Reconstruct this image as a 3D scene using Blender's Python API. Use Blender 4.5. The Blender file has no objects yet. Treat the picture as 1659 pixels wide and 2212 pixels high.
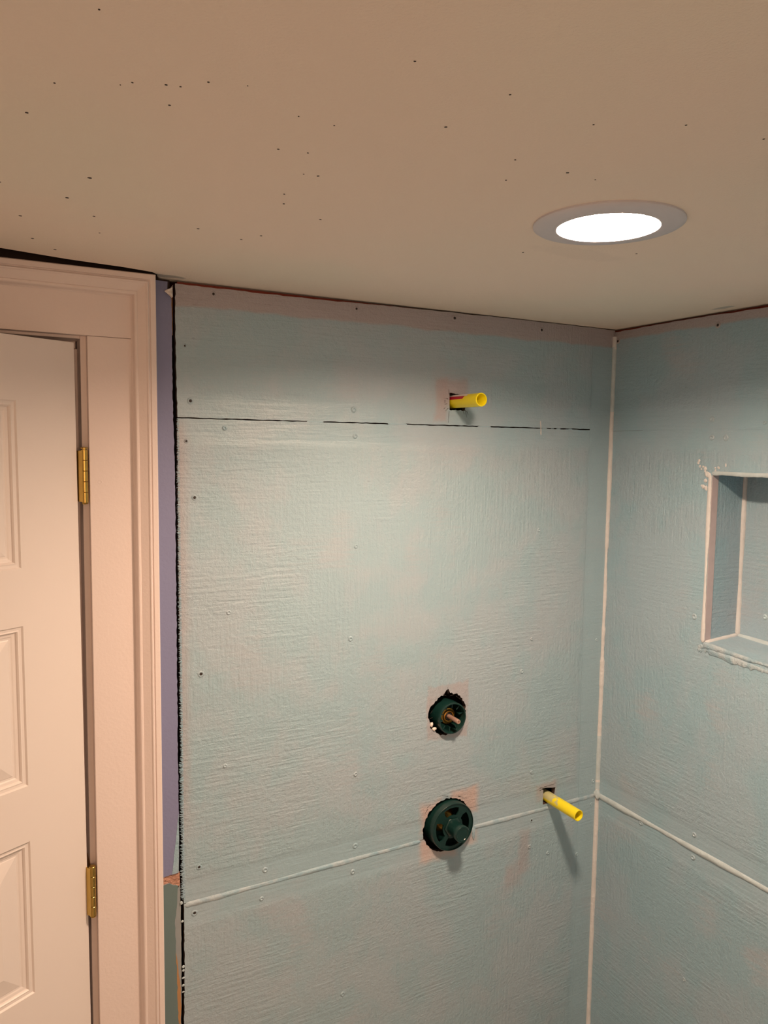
import bpy, bmesh, math, random
from mathutils import Vector, Matrix
from mathutils.geometry import tessellate_polygon
random.seed(7)
S = bpy.context.scene
COL = S.collection

# ------------------------------------------------------------------ camera
H = 2.13                                   # ceiling height
CAM = Vector((-1.37973, -1.39856, 1.84194))
RW = ((0.881047976, -0.028193861, 0.472185949),
      (-0.472819911, -0.082018841, 0.877333598),
      (0.013992723, -0.996231909, -0.085593153))
cd = bpy.data.cameras.new('camera')
cam = bpy.data.objects.new('camera', cd); COL.objects.link(cam)
m = Matrix.Identity(4)
for i in range(3):
    m[i][0] = RW[i][0]; m[i][1] = -RW[i][1]; m[i][2] = -RW[i][2]; m[i][3] = CAM[i]
cam.matrix_world = m
cd.sensor_fit = 'HORIZONTAL'; cd.sensor_width = 36.0; cd.lens = 36.0 * 1658.0 / 1659.0
cd.clip_start = 0.02
S.camera = cam

def _ray(px, py):
    v = (px - 829.5, py - 1106.0, 1658.0)
    return Vector([sum(RW[i][k] * v[k] for k in range(3)) for i in range(3)])
def A(px, py, y=0.0):                      # a point of the photo on a plane parallel to the shower wall
    w = _ray(px, py); return CAM + w * ((y - CAM.y) / w.y)
def B(px, py, x=0.0):                      # ... on the right-hand wall
    w = _ray(px, py); return CAM + w * ((x - CAM.x) / w.x)
def Cc(px, py, z=H):                       # ... on the ceiling
    w = _ray(px, py); return CAM + w * ((z - CAM.z) / w.z)

# ------------------------------------------------------------------ world, light, exposure
S.view_settings.view_transform = 'Standard'
S.view_settings.look = 'None'
S.view_settings.gamma = 1.0
S.view_settings.exposure = -0.12
S.view_settings.use_curve_mapping = False
w = bpy.data.worlds.new('world'); S.world = w; w.use_nodes = True
w.node_tree.nodes['Background'].inputs[0].default_value = (0.9, 0.62, 0.42, 1)
w.node_tree.nodes['Background'].inputs[1].default_value = 0.0
LAMP_RGB = (1.0, 0.70, 0.49)
LENS_STRENGTH = 715.0
def lamp(name, loc, power, radius, col=LAMP_RGB):
    l = bpy.data.lights.new(name, 'POINT'); l.energy = power; l.shadow_soft_size = radius; l.color = col
    o = bpy.data.objects.new(name, l); COL.objects.link(o); o.location = loc; return o
lamp('fill_bulb', (-2.15, -2.2, 1.75), 3.5, 0.12, (1.0, 0.62, 0.38))  # added warm fill behind the camera, no visible fixture
lamp('fill_bulb', (-1.45, -2.5, 1.75), 25.0, 0.25, (1.0, 0.62, 0.38))  # stronger added fill, also out of view

# ------------------------------------------------------------------ node helpers
def new_mat(name):
    mt = bpy.data.materials.new(name); mt.use_nodes = True
    nt = mt.node_tree; b = nt.nodes['Principled BSDF']
    return mt, nt, b
class N:
    def __init__(s, nt): s.nt = nt
    def _in(s, sock, v):
        if isinstance(v, (int, float)): sock.default_value = v
        elif isinstance(v, tuple): sock.default_value = v if len(v) == len(sock.default_value) else tuple(v) + (1,)
        else: s.nt.links.new(v, sock)
    def m(s, op, a, b=0.0, c=0.0, clamp=False):
        n = s.nt.nodes.new('ShaderNodeMath'); n.operation = op; n.use_clamp = clamp
        s._in(n.inputs[0], a); s._in(n.inputs[1], b)
        s._in(n.inputs[2], c); return n.outputs[0]
    def mix(s, f, a, b):
        n = s.nt.nodes.new('ShaderNodeMix'); n.data_type = 'RGBA'
        s._in(n.inputs[0], f); s._in(n.inputs[6], a); s._in(n.inputs[7], b); return n.outputs[2]
    def comb(s, x, y, z):
        n = s.nt.nodes.new('ShaderNodeCombineXYZ')
        for i, v in enumerate((x, y, z)): s._in(n.inputs[i], v)
        return n.outputs[0]
    def noise(s, vec, scale, detail=2.0, rough=0.5):
        n = s.nt.nodes.new('ShaderNodeTexNoise'); s.nt.links.new(vec, n.inputs['Vector'])
        n.inputs['Scale'].default_value = scale; n.inputs['Detail'].default_value = detail
        n.inputs['Roughness'].default_value = rough; return n.outputs['Fac']
    def ss(s, v, lo, hi):                  # smooth step lo..hi -> 0..1
        n = s.nt.nodes.new('ShaderNodeMapRange'); n.interpolation_type = 'SMOOTHSTEP'
        s._in(n.inputs[0], v); n.inputs[1].default_value = lo; n.inputs[2].default_value = hi
        n.inputs[3].default_value = 0; n.inputs[4].default_value = 1
        return n.outputs[0]
    def pos(s):
        g = s.nt.nodes.new('ShaderNodeNewGeometry'); q = s.nt.nodes.new('ShaderNodeSeparateXYZ')
        s.nt.links.new(g.outputs['Position'], q.inputs[0])
        return g.outputs['Position'], q.outputs[0], q.outputs[1], q.outputs[2]
    def bump(s, h, dist, strength=1.0, prev=None):
        n = s.nt.nodes.new('ShaderNodeBump'); s.nt.links.new(h, n.inputs['Height'])
        n.inputs['Distance'].default_value = dist; n.inputs['Strength'].default_value = strength
        if prev is not None: s.nt.links.new(prev, n.inputs['Normal'])
        return n.outputs[0]

def plain(name, rgb, rough=0.5, metal=0.0, var=0.06, scale=30.0, bump=0.0, bscale=120.0, spec=0.5):
    mt, nt, b = new_mat(name); k = N(nt)
    P, x, y, z = k.pos()
    f = k.noise(P, scale, 3)
    lo = tuple(c * (1 - var) for c in rgb); hi = tuple(min(1, c * (1 + var)) for c in rgb)
    nt.links.new(k.mix(f, lo + (1,), hi + (1,)), b.inputs['Base Color'])
    b.inputs['Roughness'].default_value = rough; b.inputs['Metallic'].default_value = metal
    b.inputs['Specular IOR Level'].default_value = spec
    if bump > 0:
        nt.links.new(k.bump(k.noise(P, bscale, 3), bump), b.inputs['Normal'])
    return mt

TEAL = (0.305, 0.450, 0.530); THIN = (0.362, 0.453, 0.530); BARE = (0.385, 0.340, 0.365); PINK = (0.56, 0.40, 0.36)
def membrane(name, boxes=(), top=None, cream=0.0, tape=True, side='A', bump=1.0):
    mt, nt, b = new_mat(name); k = N(nt)
    P, x, y, z = k.pos()
    h = k.m('ADD', x, y)                    # the horizontal coordinate of either wall
    n_lo = k.noise(P, 3.3, 3, 0.55); n_mid = k.noise(P, 14, 4, 0.6)
    d1 = k.m('MULTIPLY', k.m('SUBTRACT', k.noise(P, 28, 4, 0.65), 0.5), 0.022)
    d2 = k.m('MULTIPLY', k.m('SUBTRACT', k.noise(P, 33, 4, 0.65), 0.5), 0.030)
    hh = k.m('ADD', h, d1); zz = k.m('ADD', z, d2)
    vs = k.noise(k.comb(k.m('MULTIPLY', h, 170), 0.0, k.m('MULTIPLY', z, 14)), 1.0, 2)
    hs = k.noise(k.comb(k.m('MULTIPLY', h, 14), 3.0, k.m('MULTIPLY', z, 170)), 1.0, 2)
    # how thin the turquoise coat is
    thin = k.ss(k.m('ADD', n_lo, k.m('MULTIPLY', k.m('SUBTRACT', n_mid, .5), .55)), 0.40, 0.60)
    thin = k.m('ADD', k.m('MULTIPLY', thin, 0.75), k.m('MULTIPLY', k.m('SUBTRACT', vs, .5), 0.8), 0, True)
    band = None
    for sz in (1.887, 0.970):
        q = k.m('SUBTRACT', 1.0, k.ss(k.m('ABSOLUTE', k.m('SUBTRACT', z, sz)), 0.035, 0.055))
        band = q if band is None else k.m('MAXIMUM', band, q)
    if side == 'A':
        tp = k.ss(h, -0.080, -0.062)
        band = k.m('MAXIMUM', band, tp)
        thin = k.m('MULTIPLY', thin, k.m('SUBTRACT', 1.0, k.m('MULTIPLY', tp, 0.8)))
        edge = k.m('MULTIPLY', k.m('SUBTRACT', 1.0, k.ss(hh, -1.052, -1.022)), k.m('SUBTRACT', 1.0, k.ss(z, 1.86, 1.90)))
        edge = k.m('MULTIPLY', edge, k.ss(z, 1.02, 1.2))
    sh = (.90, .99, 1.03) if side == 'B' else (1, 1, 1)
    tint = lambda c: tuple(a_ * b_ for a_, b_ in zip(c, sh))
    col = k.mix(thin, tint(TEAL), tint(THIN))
    brown = k.ss(k.m('ADD', k.noise(P, 5.2, 3), k.m('MULTIPLY', k.m('SUBTRACT', hs, .5), .25)), 0.56, 0.74)
    col = k.mix(k.m('MULTIPLY', brown, 0.75), col, (0.372, 0.435, 0.505))
    col = k.mix(k.m('MULTIPLY', band, 0.25), col, (0.285, 0.435, 0.52))
    if side == 'A':
        col = k.mix(k.m('MULTIPLY', edge, 0.7), col, BARE)
    if top is not None:                     # uncoated board along the ceiling
        zt, amp = top
        lim = k.m('ADD', z, k.m('MULTIPLY', k.m('SUBTRACT', k.noise(k.comb(h, 0.0, 0.0), 9, 3), .5), amp))
        col = k.mix(k.m('MULTIPLY', k.ss(lim, zt - .003, zt + .004), 0.9), col, BARE)
    for (x0, x1, z0, z1, soft, amt, c) in boxes:
        dx = k.m('SUBTRACT', (x1 - x0) / 2, k.m('ABSOLUTE', k.m('SUBTRACT', hh, (x0 + x1) / 2)))
        dz = k.m('SUBTRACT', (z1 - z0) / 2, k.m('ABSOLUTE', k.m('SUBTRACT', zz, (z0 + z1) / 2)))
        mk = k.ss(k.m('MINIMUM', dx, dz), -soft / 2, soft / 2)
        grit = k.m('ADD', amt, k.m('MULTIPLY', k.m('SUBTRACT', n_mid, .5), 0.9), 0, True)
        col = k.mix(k.m('MULTIPLY', mk, grit, 0, True), col, c)
    if cream > 0:
        col = k.mix(k.m('MULTIPLY', k.ss(k.noise(P, 40, 3), 0.35, 0.62), cream), col, (0.64, 0.67, 0.69))
    # fine weave grain in the colour
    gr = k.noise(P, 420, 2, 0.7)
    col = k.mix(k.m('MULTIPLY', k.ss(gr, .42, .75), 0.22), col, (0.45, 0.53, 0.60))
    nt.links.new(col, b.inputs['Base Color'])
    b.inputs['Roughness'].default_value = 0.32
    b.inputs['Specular IOR Level'].default_value = 0.75
    sel = k.ss(k.noise(P, 2.7, 2), 0.42, 0.58)
    weave = k.m('ADD', k.m('MULTIPLY', vs, sel), k.m('MULTIPLY', hs, k.m('SUBTRACT', 1.0, sel)))
    weave = k.m('ADD', k.m('MULTIPLY', weave, k.m('SUBTRACT', 1.0, band)), k.m('MULTIPLY', k.m('MULTIPLY', hs, 0.5), band))
    lump = k.noise(P, 115, 6, 0.68)
    lump = k.m('MULTIPLY', lump, k.m('SUBTRACT', 1.0, k.m('MULTIPLY', band, .6)))
    n0 = k.bump(k.noise(P, 9, 2), 0.0035 * bump)
    n1 = k.bump(lump, 0.0026 * bump, 1, n0)
    n2 = k.bump(weave, 0.0016 * bump, 1, n1)
    nt.links.new(n2, b.inputs['Normal'])
    return mt

PATCH_A = [(-.507, -.478, 1.895, 1.985, .014, .75, BARE), (-.49, -.425, 1.930, 1.985, .018, .75, BARE),
           (-.513, -.404, 1.192, 1.318, .007, .62, BARE),
           (-.445, -.374, 1.006, 1.066, .020, .8, PINK), (-.523, -.475, 0.985, 1.050, .024, .75, PINK),
           (-.523, -.430, 0.915, 0.968, .024, .7, PINK), (-.40, -.372, 0.930, 0.968, .02, .6, PINK),
           (-.195, -.135, 0.985, 1.030, .012, .6, BARE),
           (-.245, -.215, 0.82, 0.925, .02, .55, BARE), (-.285, -.235, 0.79, 0.85, .02, .4, BARE)]
M = dict(
    memA=membrane('turquoise_membrane_shower_wall', PATCH_A, (2.086, 0.022)),
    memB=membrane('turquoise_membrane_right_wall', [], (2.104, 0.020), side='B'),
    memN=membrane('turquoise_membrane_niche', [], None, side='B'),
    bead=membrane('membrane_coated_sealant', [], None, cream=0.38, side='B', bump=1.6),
    strip=plain('uncoated_board_strip', (0.50, 0.44, 0.47), 0.5, var=.12, scale=50),
    cream=plain('cream_sealant', (0.60, 0.62, 0.64), 0.42, var=.14, scale=45, bump=.002, bscale=90),
    pale=plain('pale_coated_sealant', (0.46, 0.56, 0.61), 0.42, var=.18, scale=45, bump=.002, bscale=90),
    paint=plain('cream_door_paint', (0.75, 0.69, 0.665), 0.38, var=.012, scale=3, bump=.00006, bscale=200),
    trim=plain('cream_trim_paint', (0.75, 0.655, 0.63), 0.40, var=.02, scale=4, bump=.0003, bscale=200),
    blue=plain('periwinkle_wall_paint', (0.20, 0.215, 0.36), 0.5, var=.03, scale=6, bump=.0004, bscale=160),
    green=plain('green_drywall_paper', (0.125, 0.185, 0.19), 0.6, var=.08, scale=8),
    torn=plain('torn_brown_drywall_paper', (0.45, 0.24, 0.17), 0.6, var=.45, scale=150, bump=.004, bscale=220),
    orange=plain('orange_drywall_core', (0.42, 0.22, 0.09), 0.7, var=.12, scale=40),
    greyp=plain('grey_torn_paper', (0.27, 0.30, 0.32), 0.6, var=.10, scale=40),
    white=plain('white_torn_paper', (0.75, 0.68, 0.64), 0.6, var=.08, scale=60),
    wood=plain('wood_stud', (0.42, 0.24, 0.11), 0.6, var=.2, scale=20),
    plate=plain('red_brown_top_plate', (0.30, 0.055, 0.035), 0.7, var=.2, scale=20),
    dark=plain('dark_wall_cavity', (0.035, 0.022, 0.018), 0.9),
    core=plain('board_core', (0.06, 0.035, 0.03), 0.9, var=.3, scale=200),
    hole=plain('screw_recess', (0.03, 0.022, 0.02), 0.7),
    yellow=plain('yellow_plastic', (0.84, 0.74, 0.012), 0.30, var=.05, scale=40),
    red=plain('red_tape', (0.45, 0.01, 0.03), 0.4),
    pgreen=plain('dark_green_plastic', (0.0055, 0.028, 0.025), 0.28, var=.15, scale=60),
    brass=plain('polished_brass', (0.52, 0.36, 0.10), 0.30, 1.0, var=.10, scale=90),
    dbrass=plain('dull_brass', (0.50, 0.27, 0.06), 0.35, 1.0, var=.2, scale=150),
    copper=plain('bare_bronze_stem', (0.62, 0.40, 0.32), 0.36, 0.6, var=.08, scale=100),
    black=plain('black_rubber', (0.012, 0.01, 0.01), 0.4),
    ring=plain('white_lamp_trim', (0.60, 0.60, 0.66), 0.45, var=.03),
    floor=plain('pale_floor_tile', (0.62, 0.58, 0.54), 0.4, var=.08, scale=3),
    wallp=plain('pale_room_paint', (0.72, 0.69, 0.68), 0.5, var=.02, scale=3),
)
# yellow pipe with turquoise overspill near the wall
def pipe_mat():
    mt, nt, b = new_mat('yellow_plastic_with_overspill'); k = N(nt)
    P, x, y, z = k.pos()
    f = k.ss(k.m('ADD', k.noise(P, 90, 3), k.m('MULTIPLY', k.m('ADD', y, 0.035), 9.0)), 0.50, 0.62)
    up = k.ss(k.m('SUBTRACT', z, 0.9895), -0.001, 0.004)
    nt.links.new(k.mix(k.m('MULTIPLY', k.m('MULTIPLY', f, up), 0.75), (0.84, 0.72, 0.012, 1), (0.40, 0.44, 0.36, 1)), b.inputs['Base Color'])
    b.inputs['Roughness'].default_value = 0.35
    return mt
M['yellow2'] = pipe_mat()
# ceiling: matt white, faintly stained, fine orange peel
def ceil_mat():
    mt, nt, b = new_mat('matt_white_ceiling_paint'); k = N(nt)
    P, x, y, z = k.pos()
    c = k.mix(k.ss(k.noise(P, 2.2, 3), .35, .65), (0.84, 0.745, 0.66), (0.80, 0.755, 0.665))
    # smudges near the joint with the boards
    def blob(cx, cy, rx, ry, lo=0.35, hi=1.0):
        dx = k.m('DIVIDE', k.m('SUBTRACT', x, cx), rx); dy = k.m('DIVIDE', k.m('SUBTRACT', y, cy), ry)
        r = k.m('ADD', k.m('MULTIPLY', dx, dx), k.m('MULTIPLY', dy, dy))
        r = k.m('ADD', r, k.m('MULTIPLY', k.m('SUBTRACT', k.noise(P, 60, 3), .5), 1.2))
        return k.m('SUBTRACT', 1.0, k.ss(r, lo, hi))
    q = Cc(1562, 665)
    c = k.mix(k.m('MULTIPLY', blob(q.x, q.y, .012, .03), .7), c, (0.36, 0.42, 0.42))
    c = k.mix(k.m('MULTIPLY', blob(-1.075, -0.02, .04, .013), .75), c, (0.33, 0.33, 0.31))
    q = Cc(1255, 549)
    c = k.mix(k.m('MULTIPLY', blob(q.x, q.y, .10, .03), .10), c, (0.5, 0.45, 0.42))
    nt.links.new(c, b.inputs['Base Color'])
    b.inputs['Roughness'].default_value = 0.75; b.inputs['Specular IOR Level'].default_value = 0.25
    nt.links.new(k.bump(k.noise(P, 420, 3), .0005), b.inputs['Normal'])
    return mt
M['ceil'] = ceil_mat()
def lens_mat():
    mt, nt, b = new_mat('glowing_lamp_lens')
    b.inputs['Base Color'].default_value = (.9, .9, .9, 1)
    b.inputs['Emission Color'].default_value = LAMP_RGB + (1,)
    b.inputs['Emission Strength'].default_value = LENS_STRENGTH
    return mt
M['lens'] = lens_mat()

# ------------------------------------------------------------------ mesh helpers
def link(name, bm, mats, parent=None, smooth=False, bevel=0.0):
    me = bpy.data.meshes.new(name)
    bmesh.ops.recalc_face_normals(bm, faces=bm.faces)
    bm.to_mesh(me); bm.free()
    for mm in (mats if isinstance(mats, (list, tuple)) else [mats]): me.materials.append(mm)
    if smooth:
        me.polygons.foreach_set('use_smooth', [True] * len(me.polygons))
        try: me.set_sharp_from_angle(angle=math.radians(38))
        except Exception: pass
    o = bpy.data.objects.new(name, me); COL.objects.link(o)
    if parent is not None: o.parent = parent
    if bevel > 0:
        md = o.modifiers.new('bevel', 'BEVEL'); md.width = bevel; md.segments = 2; md.limit_method = 'ANGLE'
    return o
def empty(name, loc=(0, 0, 0)):
    o = bpy.data.objects.new(name, None); COL.objects.link(o); o.location = loc
    o.empty_display_size = .05; return o
def into(o, parent):                       # parent while keeping world place
    o.parent = parent; o.matrix_parent_inverse = Matrix.Translation(-Vector(parent.location)); return o
def tag(o, label, cat, group=None):
    o['label'] = label; o['category'] = cat
    if group: o['group'] = group
    return o
def struct(o, label=None):
    o['kind'] = 'structure'
    if label: o['label'] = label
    return o
def box(bm, a, b, mi=0):
    x0, y0, z0 = a; x1, y1, z1 = b
    v = [bm.verts.new(p) for p in ((x0,y0,z0),(x1,y0,z0),(x1,y1,z0),(x0,y1,z0),(x0,y0,z1),(x1,y0,z1),(x1,y1,z1),(x0,y1,z1))]
    for f in ((0,3,2,1),(4,5,6,7),(0,1,5,4),(1,2,6,5),(2,3,7,6),(3,0,4,7)):
        fc = bm.faces.new([v[i] for i in f]); fc.material_index = mi
def slab(bm, loops, f, thick, side_mi=1, front_mi=0):
    """loops: outer, then holes, 2D; f(u, v, d) -> 3D with d = depth behind the face."""
    flat = [p for l in loops for p in l]
    tris = tessellate_polygon([[Vector((p[0], p[1], 0)) for p in l] for l in loops])
    fr = [bm.verts.new(f(p[0], p[1], 0)) for p in flat]
    bk = [bm.verts.new(f(p[0], p[1], thick)) for p in flat]
    for t in tris:
        if len(set(t)) < 3: continue
        try:
            a = bm.faces.new([fr[i] for i in t]); a.material_index = front_mi
            b_ = bm.faces.new([bk[i] for i in reversed(t)]); b_.material_index = side_mi
        except ValueError: pass
    o = 0
    for l in loops:
        n = len(l)
        for i in range(n):
            j = (i + 1) % n
            try: q = bm.faces.new([fr[o + i], fr[o + j], bk[o + j], bk[o + i]]); q.material_index = side_mi
            except ValueError: pass
        o += n
fA = lambda u, v, d: (u, d, v)
fB = lambda u, v, d: (d, u, v)
def jag(pts, amp, step):                   # subdivide and roughen a polyline
    out = []
    for (p, q) in zip(pts[:-1], pts[1:]):
        L = math.hypot(q[0] - p[0], q[1] - p[1]); n = max(1, int(L / step))
        nx, ny = -(q[1] - p[1]) / max(L, 1e-6), (q[0] - p[0]) / max(L, 1e-6)
        for i in range(n):
            t = i / n; r = random.uniform(-amp, amp) if (i or out) else 0
            out.append((p[0] + (q[0] - p[0]) * t + nx * r, p[1] + (q[1] - p[1]) * t + ny * r))
    out.append(pts[-1]); return out
def ragged(cx, cz, rx, rz, amp=.0016, n=56, extra=()):
    out = []
    for i in range(n):
        a = 2 * math.pi * i / n
        k = 1 + random.uniform(-amp, amp) / rx
        for (ea, ew, er) in extra:
            dd = abs((math.degrees(a) - ea + 180) % 360 - 180)
            if dd < ew: k += er * (1 - dd / ew) * random.uniform(.75, 1.1)
        out.append((cx + math.cos(a) * rx * k, cz + math.sin(a) * rz * k))
    return out
def tube(bm, pts, radii, nrm=None, seg=10, flat=1.0, mi=0, cap=True):
    """ribbon-like bead along pts; flat squashes it along nrm"""
    rings = []
    for i, p in enumerate(pts):
        p = Vector(p); a = Vector(pts[max(0, i - 1)]); b = Vector(pts[min(len(pts) - 1, i + 1)])
        t = (b - a).normalized()
        n = Vector(nrm) if nrm is not None else (Vector((0, 0, 1)) if abs(t.z) < .9 else Vector((1, 0, 0)))
        n = (n - t * n.dot(t)).normalized(); s = t.cross(n)
        r = radii[i] if isinstance(radii, (list, tuple)) else radii
        rings.append([bm.verts.new(p + n * math.cos(2 * math.pi * j / seg) * r * flat + s * math.sin(2 * math.pi * j / seg) * r) for j in range(seg)])
    for a, b in zip(rings[:-1], rings[1:]):
        for j in range(seg):
            q = bm.faces.new([a[j], a[(j + 1) % seg], b[(j + 1) % seg], b[j]]); q.material_index = mi; q.smooth = True
    if cap:
        for r in (rings[0], rings[-1]):
            q = bm.faces.new(r); q.material_index = mi
def bead(name, p0, p1, r, flat, nrm, mat, parent, var=.25, step=.006, wob=.0007, breaks=()):
    p0 = Vector(p0); p1 = Vector(p1); L = (p1 - p0).length; n = int(L / step)
    bm = bmesh.new(); pts = []; rad = []; d = (p1 - p0).normalized(); sd = d.cross(Vector(nrm)).normalized()
    ph = random.uniform(0, 9); v = 0.0
    for i in range(n + 1):
        t = i / n; v = v * .8 + random.uniform(-1, 1) * .35
        pts.append(p0 + d * L * t + sd * (v * wob + math.sin(L * t * 9 + ph) * wob))
        rr = r * (1 + var * math.sin(L * t * 23 + ph) * .5 + var * v * .5)
        rad.append(max(r * .35, rr))
    rad[0] *= .4; rad[-1] *= .4
    tube(bm, pts, rad, nrm, 10, flat)
    return link(name, bm, mat, parent, smooth=True)
def lathe(bm, prof, origin, axis='-y', seg=48, mi=0, close=False):
    """prof: (radius, distance along axis)."""
    ox, oy, oz = origin; rings = []
    for (r, d) in prof:
        ring = []
        for j in range(seg):
            a = 2 * math.pi * j / seg; c, s = math.cos(a) * r, math.sin(a) * r
            if axis == '-y': p = (ox + c, oy - d, oz + s)
            elif axis == '-x': p = (ox - d, oy + c, oz + s)
            elif axis == '-z': p = (ox + c, oy + s, oz - d)
            else: p = (ox + c, oy + s, oz + d)
            ring.append(bm.verts.new(p))
        rings.append(ring)
    prs = list(zip(rings[:-1], rings[1:])) + ([(rings[-1], rings[0])] if close else [])
    for a, b in prs:
        for j in range(seg):
            q = bm.faces.new([a[j], a[(j + 1) % seg], b[(j + 1) % seg], b[j]]); q.material_index = mi; q.smooth = True
    if not close:
        for r in (rings[0], rings[-1]):
            try: q = bm.faces.new(r); q.material_index = mi
            except ValueError: pass

# ------------------------------------------------------------------ ceiling (with specks; its edge curls up above the door casing)
bm = bmesh.new()
xs = [-2.75, -1.6, -1.45, -1.332, -1.233, -1.15, -1.100, -1.088, -1.078, -1.0, -.76, -.54, 0.03]
def edge_y(x):
    if x >= -1.08: return None
    if x > -1.10: return -.018
    return -.024 - (min(x, -1.096) + 1.096) / (-1.332 + 1.096) * .055 if x > -1.45 else -.106
cols = []
for x in xs:
    e = edge_y(x)
    pr = [(-3.0, H), (-1.5, H), (-.75, H), (-.53, H), (-.2, H)]
    if e is None:
        pr += [(-.03 + .06 * t, H) for t in (0, .2, .4, .6, .8, 1.0)] + [(.03, H + .02)]
    else:
        R = .034 if x < -1.11 else (.016 if x < -1.09 else .006)
        e += .026 if x < -1.20 else (.016 if x < -1.10 else 0)
        pr += [(e - R, H)] + [(e - R + math.sin(a) * R, H + R - math.cos(a) * R) for a in (math.radians(q) for q in (18, 36, 54, 72, 90))] + [(e, H + .045)]
    cols.append([bm.verts.new((x, y, z)) for y, z in pr])
for a, b in zip(cols[:-1], cols[1:]):
    for j in range(len(a) - 1):
        if abs(a[0].co.x + .76) < 1e-4 and j == 2:      # the square around the lamp opening
            n = 72; ci = [bm.verts.new((-.652 + math.cos(2 * math.pi * i / n) * .075, -.641 + math.sin(2 * math.pi * i / n) * .075, H)) for i in range(n)]
            vv = [a[2], b[2], b[3], a[3]] + ci
            for t in tessellate_polygon([[Vector((v.co.x, v.co.y, 0)) for v in vv[:4]], [Vector((v.co.x, v.co.y, 0)) for v in ci]]): bm.faces.new([vv[i] for i in t])
            continue
        q = bm.faces.new([a[j], b[j], b[j + 1], a[j + 1]]); q.smooth = True
SPECK = [(58,243,8),(359,183,7),(390,187,5),(450,177,6),(118,179,5),(366,227,6),(896,132,6),(963,274,8),(1102,204,6),(601,322,6),
 (687,380,7),(614,419,5),(613,440,6),(194,384,10),(145,427,8),(44,466,7),(203,467,6),(70,515,7),(119,539,7),(428,494,7),(521,517,6),
 (564,509,6),(692,474,6),(1113,345,5),(1093,389,5),(1226,373,7),(1282,269,5),(1286,388,4),(214,20,5),(645,251,4),(665,330,5),
 (1130,545,5),(215,503,4),(286,178,5),(656,376,4),(722,271,4),(1482,270,5),(1650,300,5),(1375,548,5),(260,183,3),(535,185,3),(0,393,4)]
for (px, py, sz) in SPECK:
    c = Cc(px, py); dist = (c - CAM).length; r = sz / 2 * dist / 1658 * .85
    ang = math.atan2(c.y - CAM.y, c.x - CAM.x) + math.pi / 2
    vs = []
    for j in range(9):
        a = 2 * math.pi * j / 9; u = math.cos(a) * r * random.uniform(.8, 1.1); v = math.sin(a) * r * .8 * random.uniform(.7, 1.2)
        vs.append((c.x + u * math.cos(ang) - v * math.sin(ang), c.y + u * math.sin(ang) + v * math.cos(ang)))
    top = [bm.verts.new((p[0], p[1], H + .0001)) for p in vs]; bot = [bm.verts.new((p[0], p[1], H - .0004)) for p in vs]
    bm.faces.new(bot).material_index = 1
    for j in range(9): bm.faces.new([top[j], top[(j + 1) % 9], bot[(j + 1) % 9], bot[j]]).material_index = 1
ceil = struct(link('ceiling', bm, [M['ceil'], M['hole']]), 'matt white ceiling with small dark nail specks')

# floor and the walls that close the room
def wallbox(name, a, b, mat, label):
    bm = bmesh.new(); box(bm, a, b); return struct(link(name, bm, mat), label)
wallbox('floor', (-2.8, -3.05, -.05), (.2, .3, 0), M['floor'], 'pale floor')
wallbox('wall_front', (-2.8, -3.05, 0), (.2, -3.0, 2.2), M['wallp'], 'pale wall behind the viewer')
wallbox('wall_far_left', (-2.8, -3.0, 0), (-2.75, .02, 2.2), M['wallp'], 'pale wall beyond the door')
wallbox('wall_fill_blocker', (-1.12, -1.95, 0), (.13, -1.83, 2.128), M['memN'], 'added unseen partition behind the viewer, shading the shower walls')  # unseen partition added to keep the fill off the shower walls
bm = bmesh.new(); box(bm, (-2.8, -3.05, 2.2), (.2, .3, 2.24))  # unseen top cover added to block light above the ceiling
struct(link('top_light_blocker', bm, M['dark']), 'dark cover above the ceiling, added to block light')

# ------------------------------------------------------------------ shower wall (wall_back): cavity, top plate, three backer boards
wb = bmesh.new(); box(wb, (-1.05, .10, 0), (.16, .12, 2.2)); box(wb, (-1.02, .016, 0.0), (-.985, .10, 2.09))
wall_back = struct(link('wall_back', wb, M['dark']), 'shower wall of turquoise-coated backer boards')
bm = bmesh.new(); box(bm, (-1.045, .018, 2.08), (.12, .10, 2.1985)); link('top_plate', bm, M['plate'], wall_back)
bm = bmesh.new(); box(bm, (-1.0590, .0145, 2.035), (-1.0545, .10, 2.108)); link('wood_stud', bm, M['wood'], wall_back)
TH = .012
ZU, ZL = 1.887, .970
L_TOP = [(-1.0528, 2.1232), (-1.0530, 2.05), (-1.0522, 1.97), (-1.0508, 1.8885)]
L_MID = [(-1.0512, 1.8865), (-1.0514, 1.80), (-1.0512, 1.64), (-1.0500, 1.47), (-1.0490, 1.29), (-1.0480, 1.11), (-1.0490, 1.03), (-1.0475, .9705)]
L_LOW = [(-1.0472, .9685), (-1.0466, .92), (-1.0466, .83), (-1.0485, .72), (-1.048, .30)]
# top strip
h1 = jag([(-.4706, 1.9212), (-.4300, 1.9212), (-.4306, 1.9548), (-.4716, 1.9572)], .0010, .004)[:-1] + [(-.4716, 1.9572)]
top_edge = jag([(-.0002, 2.1282), (-.25, 2.1282), (-.45, 2.1270), (-.62, 2.1258), (-.75, 2.1232), (-.9, 2.1228), (-1.0528, 2.1232)], .0007, .012)
outer = [(-.0002, 1.8892)] + top_edge + jag(L_TOP, .0008, .006)[1:] + jag([(-1.0508, 1.8885), (-.07, 1.8895)], .0005, .01)[1:]
bm = bmesh.new(); slab(bm, [outer, h1], fA, TH)
b_top = link('backer_board', bm, [M['memA'], M['core']], wall_back); b_top['label'] = 'narrow backer board strip under the ceiling'
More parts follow.
